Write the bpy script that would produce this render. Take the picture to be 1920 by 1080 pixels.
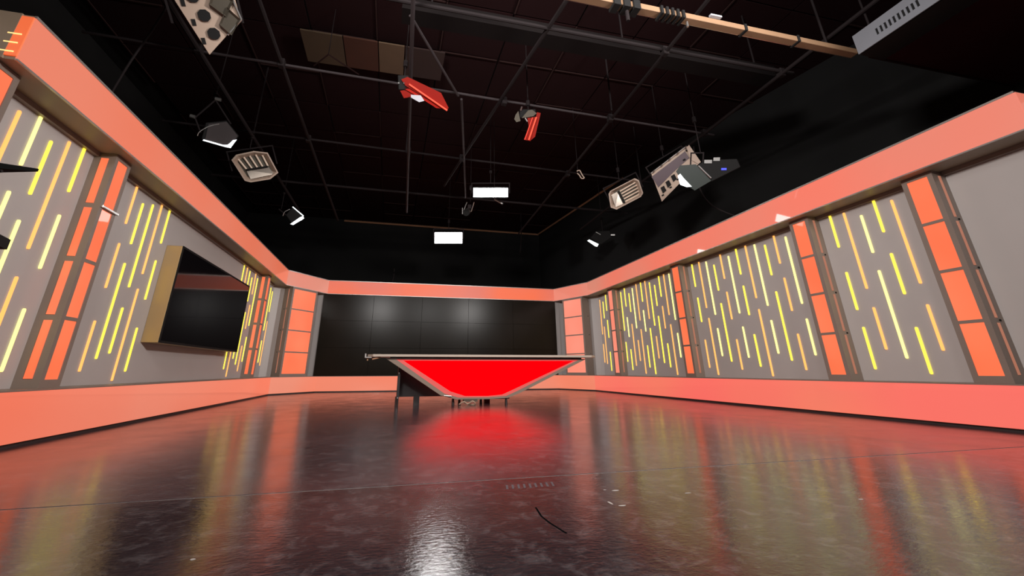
import bpy, bmesh, math, random
from mathutils import Vector, Matrix

# ------------------------------------------------------------------ camera, world, lights, exposure
S = bpy.context.scene
for o in list(bpy.data.objects): bpy.data.objects.remove(o)
COL = S.collection
cam_data = bpy.data.cameras.new('camera')
cam = bpy.data.objects.new('camera', cam_data); COL.objects.link(cam)
cam_data.sensor_width = 36; cam_data.lens = 778.325 / 1920 * 36
cam_data.shift_x = 0.01817; cam_data.shift_y = -0.06514
cam_data.clip_start = 0.05; cam_data.clip_end = 100
cr = ((0.97320797, -0.22990928, -0.00282322), (0.07516948, 0.32974917, -0.94107122), (0.21729196, 0.91564579, 0.33819668))
M = Matrix((cr[0], [-v for v in cr[1]], [-v for v in cr[2]])).transposed().to_4x4()
M.translation = (0, 0, 0.6)
cam.matrix_world = M
S.camera = cam
S.view_settings.view_transform = 'Standard'; S.view_settings.look = 'None'
S.view_settings.gamma = 1; S.view_settings.use_curve_mapping = False
S.view_settings.exposure = 0.0
W = bpy.data.worlds.new('world'); S.world = W; W.use_nodes = True
W.node_tree.nodes['Background'].inputs[0].default_value = (0.6, 0.55, 0.6, 1)
W.node_tree.nodes['Background'].inputs[1].default_value = 0.02

def area(name, loc, target, size, power, color=(1, 1, 1), spread=180):
    l = bpy.data.lights.new(name, 'AREA'); l.shape = 'RECTANGLE'; l.size = size[0]; l.size_y = size[1]
    l.energy = power; l.color = color; l.spread = math.radians(spread)
    o = bpy.data.objects.new(name, l); COL.objects.link(o); o.location = loc
    o.rotation_euler = (Vector(target) - Vector(loc)).to_track_quat('-Z', 'Y').to_euler()
    return o
# fill lights added to brighten the set walls, for unseen studio lights behind camera
area('rear_fill_left', (-1.2, 0.2, 4.3), (5.5, 8, 1.6), (1.2, 0.6), 290, (1, .96, .93), 130)
area('rear_fill_right', (4.6, -0.2, 4.3), (-3.0, 8, 1.6), (1.2, 0.6), 290, (1, .96, .93), 130)
area('rear_fill_middle', (1.8, -1.0, 4.4), (1.8, 14, 1.6), (1.4, 0.6), 60, (1, .97, .95), 130)

# beams of the two small lit black lamps over the side fascias (their bodies are built further down)
area('lamp_beam_small_left', (-2.55, 10.95, 4.25), (5.9, 13.2, 1.5), (.3, .2), 28, (.95, .98, 1), 60)
area('lamp_beam_small_right', (5.75, 10.95, 4.2), (-2.8, 13.2, 1.5), (.3, .2), 28, (.95, .98, 1), 60)

# ------------------------------------------------------------------ materials
def mat(name, color, rough=.6, metal=0, emit=None, strength=1, noise=0, nscale=3, coat=0, spec=.5, bump=0, bscale=60):
    m = bpy.data.materials.new(name); m.use_nodes = True
    nt = m.node_tree; b = nt.nodes['Principled BSDF']
    b.inputs['Base Color'].default_value = (*color, 1); b.inputs['Roughness'].default_value = rough
    b.inputs['Metallic'].default_value = metal; b.inputs['Specular IOR Level'].default_value = spec
    b.inputs['Coat Weight'].default_value = coat; b.inputs['Coat Roughness'].default_value = .04
    tc = nt.nodes.new('ShaderNodeTexCoord')
    if noise:
        n = nt.nodes.new('ShaderNodeTexNoise'); n.inputs['Scale'].default_value = nscale; n.inputs['Detail'].default_value = 4
        nt.links.new(tc.outputs['Object'], n.inputs['Vector'])
        mx = nt.nodes.new('ShaderNodeMix'); mx.data_type = 'RGBA'
        c = emit if emit else color
        mx.inputs[6].default_value = (*[v * (1 - noise) for v in c], 1); mx.inputs[7].default_value = (*[v * (1 + noise) for v in c], 1)
        nt.links.new(n.outputs['Fac'], mx.inputs[0])
        nt.links.new(mx.outputs[2], b.inputs['Emission Color' if emit else 'Base Color'])
    elif emit: b.inputs['Emission Color'].default_value = (*emit, 1)
    if emit: b.inputs['Emission Strength'].default_value = strength
    if bump:
        n2 = nt.nodes.new('ShaderNodeTexNoise'); n2.inputs['Scale'].default_value = bscale; n2.inputs['Detail'].default_value = 5
        nt.links.new(tc.outputs['Object'], n2.inputs['Vector'])
        bp = nt.nodes.new('ShaderNodeBump'); bp.inputs['Strength'].default_value = bump; bp.inputs['Distance'].default_value = .01
        nt.links.new(n2.outputs['Fac'], bp.inputs['Height']); nt.links.new(bp.outputs['Normal'], b.inputs['Normal'])
    return m

def backlit(name, a, b_, strength, scale=.35, coat=.6):
    """milky acrylic lit from behind by rows of LEDs of slightly different tint"""
    m = bpy.data.materials.new(name); m.use_nodes = True
    nt = m.node_tree; b = nt.nodes['Principled BSDF']
    b.inputs['Base Color'].default_value = (.07, .05, .05, 1); b.inputs['Roughness'].default_value = .5
    b.inputs['Coat Weight'].default_value = coat; b.inputs['Coat Roughness'].default_value = .03
    tc = nt.nodes.new('ShaderNodeTexCoord')
    n = nt.nodes.new('ShaderNodeTexNoise'); n.inputs['Scale'].default_value = scale; n.inputs['Detail'].default_value = 1.5
    nt.links.new(tc.outputs['Object'], n.inputs['Vector'])
    r = nt.nodes.new('ShaderNodeValToRGB'); r.color_ramp.elements[0].position = .35; r.color_ramp.elements[1].position = .65
    r.color_ramp.elements[0].color = (*a, 1); r.color_ramp.elements[1].color = (*b_, 1)
    nt.links.new(n.outputs['Fac'], r.inputs[0]); nt.links.new(r.outputs[0], b.inputs['Emission Color'])
    b.inputs['Emission Strength'].default_value = strength
    return m

GREY = mat('grey_set_paint', (.46, .415, .395), .42, noise=.04, nscale=2)
TRIM = mat('taupe_trim_paint', (.23, .175, .145), .4, noise=.06, nscale=5)
SOFFIT = mat('taupe_soffit_paint', (.32, .24, .17), .45, noise=.06)
EDGE = mat('satin_aluminium_edge', (.5, .45, .42), .35, metal=.6)
KICK = mat('dark_kick_strip', (.03, .025, .025), .5)
BAND_L = backlit('backlit_acrylic_coral', (.88, .18, .085), (.86, .215, .12), .95)
BAND_R = backlit('backlit_acrylic_pink', (.98, .17, .10), (.72, .25, .17), .95, .3)
BAND_B = backlit('backlit_acrylic_orange', (.95, .15, .05), (.78, .17, .11), .95, .5)
BASE_L = backlit('backlit_plinth_salmon', (.90, .17, .085), (.86, .23, .14), .95)
BASE_R = backlit('backlit_plinth_pink', (1.0, .125, .11), (.92, .19, .11), .95, .3)
BASE_B = backlit('backlit_plinth_peach', (.84, .25, .15), (.90, .20, .10), .95)
CELL = backlit('backlit_cell_orange', (1, .145, .04), (1, .20, .075), 1.0, 1, .2)
CELL_P = backlit('backlit_cell_pink', (1, .25, .155), (1, .29, .19), .95, 1, .2)
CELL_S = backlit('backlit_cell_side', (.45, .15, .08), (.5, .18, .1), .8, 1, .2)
ST = {'Y': mat('lit_strip_yellow', (.3, .3, .1), .4, emit=(1.0, .72, .045), strength=1.6),
      'P': mat('lit_strip_pale', (.3, .3, .2), .4, emit=(1.0, .86, .22), strength=1.6),
      'O': mat('lit_strip_amber', (.3, .2, .1), .4, emit=(1.0, .40, .085), strength=1.35)}
BLACK = mat('matt_black_paint', (.006, .0055, .0055), .8, spec=.3)
DRAPE = mat('black_drape_cloth', (.012, .012, .012), .95, noise=.3, nscale=.8, spec=.1)
TILE = mat('dark_maroon_ceiling_panel', (.015, .005, .0055), .9, noise=.25, nscale=.5, spec=.1)
TBAR = mat('dusty_ceiling_bar', (.03, .015, .014), .8, spec=.1)
PIPE = mat('blackened_steel_pipe', (.016, .012, .0125), .8, spec=.12)
PIPE_L = mat('dull_grey_steel_pipe', (.045, .036, .038), .7, spec=.15)
WOOD = mat('raw_timber_batten', (.30, .15, .08), .7, noise=.2, nscale=6)
BEAM = mat('tan_painted_beam', (.27, .155, .085), .6, noise=.12, nscale=4)
SCREEN = mat('black_glossy_screen', (.005, .004, .005), .06, spec=.22)
VW = mat('black_video_wall_panel', (.012, .009, .006), .22, noise=.3, nscale=1.5, spec=.12)
BEIGE = mat('beige_fixture_enamel', (.42, .31, .24), .45, noise=.06, nscale=8)
MIRROR = mat('aluminium_reflector', (.55, .47, .40), .22, metal=.9)
TUBE = mat('unlit_fluorescent_tube', (.75, .58, .45), .35)
DARKR = mat('dark_bronze_door', (.10, .085, .065), .35, metal=.4)
LED = mat('white_led_face', (.9, .9, .9), .4, emit=(1, .97, .95), strength=22)
GLOW = mat('white_lit_lens', (.9, .9, .9), .4, emit=(.88, .97, 1), strength=1.6)
BLUE = mat('blue_status_lamp', (.05, .05, .5), .4, emit=(.05, .08, 1), strength=1)
REDP = mat('red_gel_flap', (.20, .008, .004), .5, spec=.12)
REDT = mat('lit_red_tube', (.5, .05, .03), .4, emit=(1, .09, .04), strength=.75)
REDT2 = mat('dim_red_tube', (.5, .05, .03), .4, emit=(.8, .02, .01), strength=.35)
VENT = mat('grey_enamel_casing', (.17, .175, .195), .5, noise=.1, nscale=3)
METAL = mat('brushed_metal', (.6, .58, .56), .3, metal=.9)
CLOTHP = mat('white_paper', (.4, .4, .44), .7)
GOLD_LIT = mat('gold_lit_grey_housing', (.40, .27, .13), .38, metal=.35)  # yellow strip light put into the colour of the grey television housing
DESKT = mat('taupe_desk_laminate', (.42, .35, .29), .35)
DESKB = mat('black_desk_laminate', (.010, .007, .007), .4)

def red_panel():
    m = bpy.data.materials.new('backlit_red_acrylic'); m.use_nodes = True
    b = m.node_tree.nodes['Principled BSDF']
    b.inputs['Base Color'].default_value = (.06, .0, .0, 1); b.inputs['Specular IOR Level'].default_value = 0; b.inputs['Roughness'].default_value = .35
    b.inputs['Emission Color'].default_value = (1, .0, .002, 1); b.inputs['Emission Strength'].default_value = 1.5
    return m
RED = red_panel()
REDRIM = mat('dim_red_diffuser_rim', (.35, .12, .1), .5, emit=(.55, .02, .025), strength=.8)

def floor_mat(name, rough0, rough1, bump, dark):
    m = bpy.data.materials.new(name); m.use_nodes = True
    nt = m.node_tree; N = nt.nodes; L = nt.links; b = N['Principled BSDF']
    tc = N.new('ShaderNodeTexCoord')
    def noise(scale, det, rgh=.55, dist=0, vec=None):
        n = N.new('ShaderNodeTexNoise'); n.inputs['Scale'].default_value = scale; n.inputs['Detail'].default_value = det
        n.inputs['Roughness'].default_value = rgh; n.inputs['Distortion'].default_value = dist
        L.new(vec or tc.outputs['Object'], n.inputs['Vector']); return n
    def ramp(src, p0, p1, c0, c1):
        r = N.new('ShaderNodeValToRGB'); r.color_ramp.elements[0].position = p0; r.color_ramp.elements[1].position = p1
        r.color_ramp.elements[0].color = (*c0, 1); r.color_ramp.elements[1].color = (*c1, 1); L.new(src, r.inputs[0]); return r
    big = noise(.9, 6, .6, .6)
    base = ramp(big.outputs['Fac'], .35, .7, [v * .75 for v in dark], [v * 1.35 for v in dark])
    scuff = noise(9, 12, .8, .6)
    sc = ramp(scuff.outputs['Fac'], .50, .74, (0, 0, 0), (.55, .55, .55))
    mx = N.new('ShaderNodeMix'); mx.data_type = 'RGBA'; mx.blend_type = 'MIX'
    L.new(sc.outputs[0], mx.inputs[0]); L.new(base.outputs[0], mx.inputs[6]); mx.inputs[7].default_value = (.17, .15, .155, 1)
    L.new(mx.outputs[2], b.inputs['Base Color'])
    rr = ramp(noise(2.2, 7, .65, .5).outputs['Fac'], .3, .72, (rough0,) * 3, (rough1,) * 3)
    L.new(rr.outputs[0], b.inputs['Roughness'])
    b.inputs['Specular IOR Level'].default_value = .5; b.inputs['IOR'].default_value = 2.0
    mp = N.new('ShaderNodeMapping'); mp.inputs['Scale'].default_value = (1, 1.6, 1); L.new(tc.outputs['Object'], mp.inputs[0])
    n1 = noise(34, 6, .6, .4, mp.outputs[0]); n2 = noise(3.5, 3, .5)
    ad = N.new('ShaderNodeMath'); ad.operation = 'MULTIPLY_ADD'; L.new(n2.outputs['Fac'], ad.inputs[0]); ad.inputs[1].default_value = 1.2; L.new(n1.outputs['Fac'], ad.inputs[2])
    bp = N.new('ShaderNodeBump'); bp.inputs['Strength'].default_value = bump; bp.inputs['Distance'].default_value = .004
    L.new(ad.outputs[0], bp.inputs['Height']); L.new(bp.outputs['Normal'], b.inputs['Normal'])
    return m
FLOOR_A = floor_mat('scuffed_black_painted_concrete', .05, .20, .20, (.018, .014, .017))
FLOOR_B = floor_mat('smooth_black_painted_concrete', .14, .22, .14, (.036, .025, .029))

# ------------------------------------------------------------------ helpers
def link(name, me, m, parent=None):
    o = bpy.data.objects.new(name, me); COL.objects.link(o)
    if m is not None and not me.materials: me.materials.append(m)
    if parent: o.parent = parent
    return o
def tag(o, label=None, cat=None, group=None, kind=None):
    if label: o['label'] = label
    if cat: o['category'] = cat
    if group: o['group'] = group
    if kind: o['kind'] = kind
    return o
def empty(name, loc=(0, 0, 0), mw=None):
    o = bpy.data.objects.new(name, None); COL.objects.link(o); o.empty_display_size = .1
    if mw is not None: o.matrix_world = mw
    else: o.location = loc
    return o
def done(bm, name, m, parent=None, bevel=0, smooth=False):
    bmesh.ops.recalc_face_normals(bm, faces=bm.faces)
    if bevel: bmesh.ops.bevel(bm, geom=list(bm.edges), offset=bevel, segments=1, affect='EDGES')
    me = bpy.data.meshes.new(name); bm.to_mesh(me); bm.free()
    if smooth:
        for p in me.polygons: p.use_smooth = True
    return link(name, me, m, parent)
def add_box(bm, a, b):
    x0, y0, z0 = a; x1, y1, z1 = b
    v = [bm.verts.new(p) for p in ((x0, y0, z0), (x1, y0, z0), (x1, y1, z0), (x0, y1, z0), (x0, y0, z1), (x1, y0, z1), (x1, y1, z1), (x0, y1, z1))]
    for f in ((0, 3, 2, 1), (4, 5, 6, 7), (0, 1, 5, 4), (1, 2, 6, 5), (2, 3, 7, 6), (3, 0, 4, 7)): bm.faces.new([v[i] for i in f])
def box(name, a, b, m, parent=None, bevel=0):
    bm = bmesh.new(); add_box(bm, a, b); return done(bm, name, m, parent, bevel)
def add_prism(bm, pts, lo, hi, axis='z'):
    """pts 2-D outline; extruded from lo to hi along axis"""
    def P(p, h):
        return {'z': (p[0], p[1], h), 'y': (p[0], h, p[1]), 'x': (h, p[0], p[1])}[axis]
    n = len(pts); A = [bm.verts.new(P(p, lo)) for p in pts]; B = [bm.verts.new(P(p, hi)) for p in pts]
    bm.faces.new(A[::-1]); bm.faces.new(B)
    for i in range(n): bm.faces.new((A[i], A[(i + 1) % n], B[(i + 1) % n], B[i]))
def prism(name, pts, lo, hi, m, parent=None, axis='z', bevel=0):
    bm = bmesh.new(); add_prism(bm, pts, lo, hi, axis); return done(bm, name, m, parent, bevel)
def add_rod(bm, a, b, r, n=10, r2=None):
    a = Vector(a); b = Vector(b); d = (b - a); q = d.to_track_quat('Z', 'Y')
    r2 = r if r2 is None else r2
    A = [bm.verts.new(a + q @ Vector((r * math.cos(t), r * math.sin(t), 0))) for t in [2 * math.pi * i / n for i in range(n)]]
    B = [bm.verts.new(b + q @ Vector((r2 * math.cos(t), r2 * math.sin(t), 0))) for t in [2 * math.pi * i / n for i in range(n)]]
    bm.faces.new(A[::-1]); bm.faces.new(B)
    for i in range(n): bm.faces.new((A[i], A[(i + 1) % n], B[(i + 1) % n], B[i]))
def rod(name, a, b, r, m, parent=None, n=10, r2=None):
    bm = bmesh.new(); add_rod(bm, a, b, r, n, r2); o = done(bm, name, m, parent)
    return o
def cable(name, pts, r, m, parent=None):
    bm = bmesh.new(); P = [Vector(p) for p in pts]; out = []
    for i in range(len(P) - 1):
        p0 = P[max(i - 1, 0)]; p1 = P[i]; p2 = P[i + 1]; p3 = P[min(i + 2, len(P) - 1)]
        for k in range(6):
            t = k / 6
            out.append(.5 * (2 * p1 + (p2 - p0) * t + (2 * p0 - 5 * p1 + 4 * p2 - p3) * t * t + (3 * p1 - p0 - 3 * p2 + p3) * t ** 3))
    out.append(P[-1])
    rings = []
    for i, p in enumerate(out):
        d = out[min(i + 1, len(out) - 1)] - out[max(i - 1, 0)]; q = d.to_track_quat('Z', 'Y')
        rings.append([bm.verts.new(p + q @ Vector((r * math.cos(a), r * math.sin(a), 0))) for a in [math.pi / 3 * j for j in range(6)]])
    for A, B in zip(rings, rings[1:]):
        for j in range(6): bm.faces.new((A[j], A[(j + 1) % 6], B[(j + 1) % 6], B[j]))
    bm.faces.new(rings[0][::-1]); bm.faces.new(rings[-1])
    return done(bm, name, m, parent, smooth=True)

# ------------------------------------------------------------------ set geometry (metres; x right, y along the side walls, z up)
XL, XR = -3.0396, 6.1644
HP, HB, HT = 0.4548, 2.9106, 3.3492
F = [(XL, 3.435), (XL, 12.8034), (-2.0928, 14.07), (5.5302, 13.971), (XR, 12.5586), (XR, 2.29)]
SIDES = ['left', 'left_angled', 'back', 'right_angled', 'right']
def offset_poly(pts, offs):
    """push each segment outwards by its own offset and mitre the corners"""
    segs = []
    for (a, b), d in zip(zip(pts, pts[1:]), offs):
        a = Vector(a); b = Vector(b); t = (b - a).normalized(); n = Vector((-t.y, t.x))
        segs.append((a + n * d, t))
    out = [segs[0][0]]
    for (p, t), (q, u) in zip(segs, segs[1:]):
        w = q - p; k = (w.x * u.y - w.y * u.x) / (t.x * u.y - t.y * u.x); out.append(p + t * k)
    a = Vector(pts[-2]); b = Vector(pts[-1]); t = (b - a).normalized(); n = Vector((-t.y, t.x)); out.append(b + n * offs[-1])
    return [tuple(v) for v in out]
FW = [(XL, 1.2)] + F[1:5] + [(XR, 1.2)]               # the walls and plinth run on past the fascia towards the camera
WIN = offset_poly(FW, [.34, .34, .10, .36, .38])       # face of the wall panels
WOUT = offset_poly(FW, [.46, .46, .22, .48, .50])
BANDB = offset_poly(F, [1.0, .6, .6, .6, 1.0])
BANDI = offset_poly(F, [.012] * 5)
PLF = offset_poly(FW, [.012] * 5)
KIN = offset_poly(FW, [.03] * 5)

# floor ------------------------------------------------------------------
fl = tag(box('floor', (-9, -4, -.12), (12, 18, -.02), BLACK), kind='structure')
box('floor_slab', (-9, -4, -.02), (12, 2.711, 0), FLOOR_A, fl)
box('floor_slab', (-9, 2.727, -.02), (12, 18, 0), FLOOR_B, fl)
box('joint_filler', (-9, 2.711, -.02), (12, 2.727, -.003), mat('pale_joint_filler', (.3, .26, .24), .6), fl)

# crack and dried paint spots on the near slab
for nm, P_, w_, m_ in (('crack', [(.711, 2.16), (.695, 2.04), (.70, 1.953), (.722, 1.823)], .004, mat('open_crack', (.003, .003, .003), 1, spec=0)),):
    bm = bmesh.new()
    for (xa, ya), (xb, yb) in zip(P_, P_[1:]):
        add_prism(bm, [(xa - w_, ya), (xa + w_, ya), (xb + w_, yb), (xb - w_, yb)], 0, .0008)
    done(bm, nm, m_, fl)
SPOT = mat('dried_white_paint', (.32, .29, .27), .5)
for x, y, a, b in ((1.215, 2.335, .022, .010), (1.165, 2.36, .008, .005), (1.08, 2.14, .007, .03), (1.115, 2.09, .02, .008), (-1.6, 2.2, .012, .01), (-.6, 1.9, .01, .008), (-1.1, 1.65, .01, .01), (.25, 1.7, .008, .008), (2.3, 1.9, .015, .006), (1.55, 2.2, .02, .005)):
    prism('paint_spot', [(x + a * math.cos(t) * random.uniform(.7, 1.1), y + b * math.sin(t) * random.uniform(.7, 1.1)) for t in [k * .785 for k in range(8)]], 0, .0008, SPOT, fl)
for k in range(9):
    x = .66 + k * .033
    prism('tread_mark', [(x, 2.50), (x + .012, 2.50), (x + .03, 2.58), (x + .018, 2.58)], 0, .0006, mat('tyre_tread_dust', (.06, .045, .05), .7) if k == 0 else bpy.data.materials['tyre_tread_dust'], fl)

# outer black studio ------------------------------------------------------
ZC = 6.6
def struct(o): return tag(o, kind='structure')
struct(box('wall_studio_left', (-6.2, -4, 0), (-6.0, 17.6, ZC), DRAPE))
struct(box('wall_studio_back', (-6.2, 17.4, 0), (9, 17.6, ZC), DRAPE))
struct(prism('wall_studio_right', [(6.30, 17.4), (7.0, 11.1), (8.7, 3.2), (8.7, -4), (8.9, -4), (8.9, 3.4), (7.2, 11.2), (6.5, 17.6)], 0, ZC, DRAPE))
struct(box('wall_studio_rear', (-6.2, -4.2, 0), (9, -4.0, ZC), DRAPE))
ce = struct(box('ceiling', (-6.2, -4, ZC + .05), (9, 17.6, ZC + .2), BLACK))
random.seed(4)
bm = bmesh.new(); add_box(bm, (-.585, -.585, 0), (.585, .585, .03)); tile_me = bpy.data.meshes.new('ceiling_panel')
bmesh.ops.recalc_face_normals(bm, faces=bm.faces); bm.to_mesh(tile_me); bm.free()
for i in range(12):
    for j in range(12):
        o = link('ceiling_panel', tile_me, TILE, ce); o.location = (-5.5 + 1.2 * i + .6, 3.7 + 1.2 * j, ZC - .0 + random.choice((0, 0, .008)))
        o.rotation_euler = (random.uniform(-.006, .006), random.uniform(-.006, .006), 0)
bm = bmesh.new()
for i in range(12):
    for j in range(12):
        x = -5.5 + 1.2 * i; y = 3.1 + 1.2 * j
        if random.random() < .5: add_box(bm, (x - .012, y, ZC - .025), (x + .012, y + 1.17, ZC - .005))
        if random.random() < .5: add_box(bm, (x + .03, y - .012, ZC - .025), (x + 1.17, y + .012, ZC - .005))
done(bm, 'ceiling_grid_bar', TBAR, ce)
# low dark soffit at the right, over the camera end of the room
so = struct(box('ceiling_low_soffit', (5.95, -1.0, 4.55), (8.69, 3.2, 4.75), mat('deep_maroon_paint', (.06, .016, .019), .9, noise=.2, spec=.05)))
box('edge_trim', (5.95, 3.2, 4.54), (8.69, 3.225, 4.60), TBAR, so)

# set walls ---------------------------------------------------------------
wall = {}
for i, s in enumerate(SIDES):
    q = [WIN[i], WIN[i + 1], WOUT[i + 1], WOUT[i]]
    wall[s] = struct(prism('wall_' + s, q, 0, HT, GREY))
    # plinth
    bb = struct(prism('baseboard_' + s, [PLF[i], PLF[i + 1], WIN[i + 1], WIN[i]], .03, HP - .012, TRIM))
    prism('lit_plinth_face', [FW[i], FW[i + 1], PLF[i + 1], PLF[i]], .035, HP - .014, {'left': BASE_L, 'left_angled': BASE_B, 'back': BASE_B, 'right_angled': BASE_B, 'right': BASE_R}[s], bb)
    prism('top_ledge', [FW[i], FW[i + 1], WIN[i + 1], WIN[i]], HP - .012, HP, TRIM, bb)
    prism('kick_strip', [KIN[i], KIN[i + 1], WIN[i + 1], WIN[i]], 0, .03, KICK, bb)
# fascia light band -------------------------------------------------------
FIN = offset_poly(F, [-.006] * 5)
for i, s in enumerate(SIDES):
    t = struct(prism('trim_%d' % (i + 1), [BANDI[i], BANDI[i + 1], BANDB[i + 1], BANDB[i]], HB, HT, SOFFIT))
    bmat = {'left': BAND_L, 'left_angled': BAND_R, 'back': BAND_B, 'right_angled': BAND_R, 'right': BAND_R}[s]
    prism('lit_fascia_face', [F[i], F[i + 1], BANDI[i + 1], BANDI[i]], HB + .012, HT - .018, bmat, t)
    prism('edge_profile', [FIN[i], FIN[i + 1], BANDI[i + 1], BANDI[i]], HT - .018, HT + .004, EDGE, t)
    prism('edge_profile', [FIN[i], FIN[i + 1], BANDI[i + 1], BANDI[i]], HB - .002, HB + .012, EDGE, t)
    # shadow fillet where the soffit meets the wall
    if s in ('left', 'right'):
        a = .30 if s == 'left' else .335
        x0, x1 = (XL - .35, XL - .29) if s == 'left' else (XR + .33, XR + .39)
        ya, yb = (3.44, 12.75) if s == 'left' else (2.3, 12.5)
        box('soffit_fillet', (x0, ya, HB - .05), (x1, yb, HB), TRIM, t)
    if s == 'left':     # end cap: taupe board with the light leaking round the edge of the acrylic
        box('end_cap', (XL - 1.0, 3.42, HB), (XL - .085, 3.435, HT), SOFFIT, t)
        box('edge_glow', (XL - .085, 3.423, HB + .03), (XL - .004, 3.435, HT - .02), mat('lit_acrylic_edge', (.4, .2, .1), .5, emit=(.9, .10, .02), strength=.8), t)
        for k in range(3): box('led_tape_end', (XL - .12, 3.418, HB + .06 + .085 * k), (XL - .03, 3.423, HB + .07 + .085 * k), mat('led_tape', (.8, .6, .3), .5, emit=(1, .6, .2), strength=1.2), t)
    if s == 'right':
        box('lit_end_cap', (XR + .002, 2.28, HB + .012), (XR + 1.0, 2.29, HT - .018), BAND_R, t)

# light strips set in the walls ------------------------------------------
STRIPS_RIGHT = [ (3.87,1.63,2.79,'O'), (3.88,0.81,1.37,'O'), (4.08,0.54,1.11,'Y'), (4.08,2.39,2.97,'Y'), (4.08,1.53,2.09,'Y'), (4.29,0.73,1.90,'P'),
(4.29,2.15,2.72,'P'), (4.50,0.85,1.42,'O'), (4.51,1.68,2.84,'O'), (4.71,0.60,1.17,'Y'), (4.72,1.41,1.97,'Y'), (4.72,2.35,2.91,'Y'),
(5.53,0.81,1.38,'P'), (5.54,1.62,2.78,'P'), (5.75,0.59,1.16,'O'), (5.75,1.53,2.10,'O'), (5.76,2.35,2.92,'O'), (5.97,0.74,1.90,'Y'),
(5.98,2.19,2.76,'Y'), (6.20,0.86,1.43,'P'), (6.20,1.68,2.83,'P'), (6.41,0.49,1.65,'O'), (6.41,1.85,3.00,'O'), (6.63,0.65,1.22,'Y'),
(6.65,2.35,2.92,'Y'), (6.65,1.57,2.13,'Y'), (6.86,0.81,1.38,'P'), (6.87,1.63,2.78,'P'), (7.07,0.60,1.16,'O'), (7.08,2.35,2.91,'O'),
(7.09,1.54,2.09,'O'), (7.30,2.15,2.70,'Y'), (7.30,0.75,1.89,'Y'), (7.51,1.68,2.82,'P'), (7.52,0.86,1.41,'P'), (7.72,0.50,1.64,'O'),
(7.73,1.85,2.94,'O'), (7.94,0.64,1.21,'O'), (7.95,1.58,2.11,'Y'), (7.96,2.35,2.90,'Y'), (8.17,0.81,1.36,'Y'), (8.17,1.63,2.78,'Y'),
(8.82,0.87,1.42,'P'), (8.82,1.72,2.84,'P'), (9.03,1.86,2.96,'O'), (9.03,0.49,1.64,'O'), (9.24,2.34,2.89,'Y'), (9.25,0.66,1.21,'Y'),
(9.25,1.56,2.11,'O'), (9.46,2.14,2.68,'Y'), (9.47,0.76,1.89,'Y'), (9.67,0.87,1.41,'O'), (9.67,1.67,2.79,'Y'), (9.87,1.86,2.95,'O'),
(9.89,0.50,1.63,'Y'), (10.08,2.34,2.89,'Y'), (10.10,1.56,2.12,'P'), (10.11,0.66,1.21,'Y'), (10.31,1.87,2.90,'O'), (10.32,0.51,1.64,'O'),
(10.52,0.83,1.37,'O'), (10.52,1.68,2.79,'P'), (10.72,2.15,2.68,'Y'), (10.74,0.71,1.82,'O'), (10.94,2.33,2.91,'Y'), (10.94,0.60,1.15,'Y'),
(10.95,1.48,2.03,'P'), (11.16,1.67,2.79,'Y'), (11.16,0.82,1.36,'Y'), (12.10,2.36,2.94,'Y'), (12.12,1.54,2.08,'Y'), (12.13,0.58,1.13,'Y'),
(12.30,2.15,2.68,'Y'), (12.36,0.78,1.90,'O'), (12.51,1.67,2.77,'O'), (12.52,0.82,1.38,'O'), (12.71,1.41,1.95,'Y'), (12.71,2.32,2.94,'Y'),
(12.72,0.63,1.19,'Y') ]
def pat(y, p, cs):
    Z = {'a': ((.74, 1.90), (2.15, 2.72)), 'b': ((.86, 1.42), (1.68, 2.83)), 'c': ((.49, 1.65), (1.85, 2.90)), 'd': ((.64, 1.20), (1.57, 2.12), (2.35, 2.905)),
         'e': ((.81, 1.37), (1.63, 2.79)), 'f': ((.60, 1.16), (1.54, 2.10), (2.35, 2.905))}[p]
    return [(y, z0, z1, c) for (z0, z1), c in zip(Z, cs)]
STRIPS_LEFT = (pat(3.22, 'c', 'YO') + pat(4.03, 'e', 'YO') + pat(4.24, 'f', 'YPP') + pat(4.44, 'a', 'PY') + pat(4.64, 'b', 'OO') + pat(4.85, 'f', 'PPY')
    + pat(5.87, 'f', 'OOO') + pat(6.09, 'a', 'YY') + pat(6.31, 'e', 'YY') + pat(6.52, 'c', 'OO') + pat(6.75, 'f', 'YYY')
    + pat(10.26, 'd', 'YYY') + pat(10.49, 'c', 'OO') + pat(10.70, 'b', 'YY') + pat(10.92, 'a', 'YY') + pat(11.14, 'f', 'OOO') + pat(11.34, 'e', 'YY')
    + pat(12.20, 'f', 'YYO') + pat(12.42, 'd', 'YOY') + pat(12.63, 'e', 'YY') + pat(12.83, 'a', 'OY'))
strip_cache = {}
def strip(side, y, z0, z1, c):
    h = round(z1 - z0, 2); k = (side, h, c)
    if k not in strip_cache:
        w = .015; x = .012; pts = []
        for i in range(7):
            a = math.pi * i / 6; pts.append((w * math.cos(a), h / 2 - w + w * math.sin(a)))
        for i in range(7):
            a = math.pi + math.pi * i / 6; pts.append((w * math.cos(a), -h / 2 + w + w * math.sin(a)))
        bm = bmesh.new(); add_prism(bm, pts, -x, x, 'x'); bmesh.ops.recalc_face_normals(bm, faces=bm.faces)
        me = bpy.data.meshes.new('light_strip'); bm.to_mesh(me); bm.free(); strip_cache[k] = me
    o = link('light_strip', strip_cache[k], ST[c], wall[side])
    o.location = ((XL - .34) if side == 'left' else (XR + .38), y, (z0 + z1) / 2)
    if c == 'O': o['label'] = 'amber light strip'
    elif c == 'P': o['label'] = 'pale yellow light strip'
for y, a, b, c in STRIPS_RIGHT: strip('right', y, a, min(b, 2.9), c)
for y, a, b, c in STRIPS_LEFT: strip('left', y, a, b, c)

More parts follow.
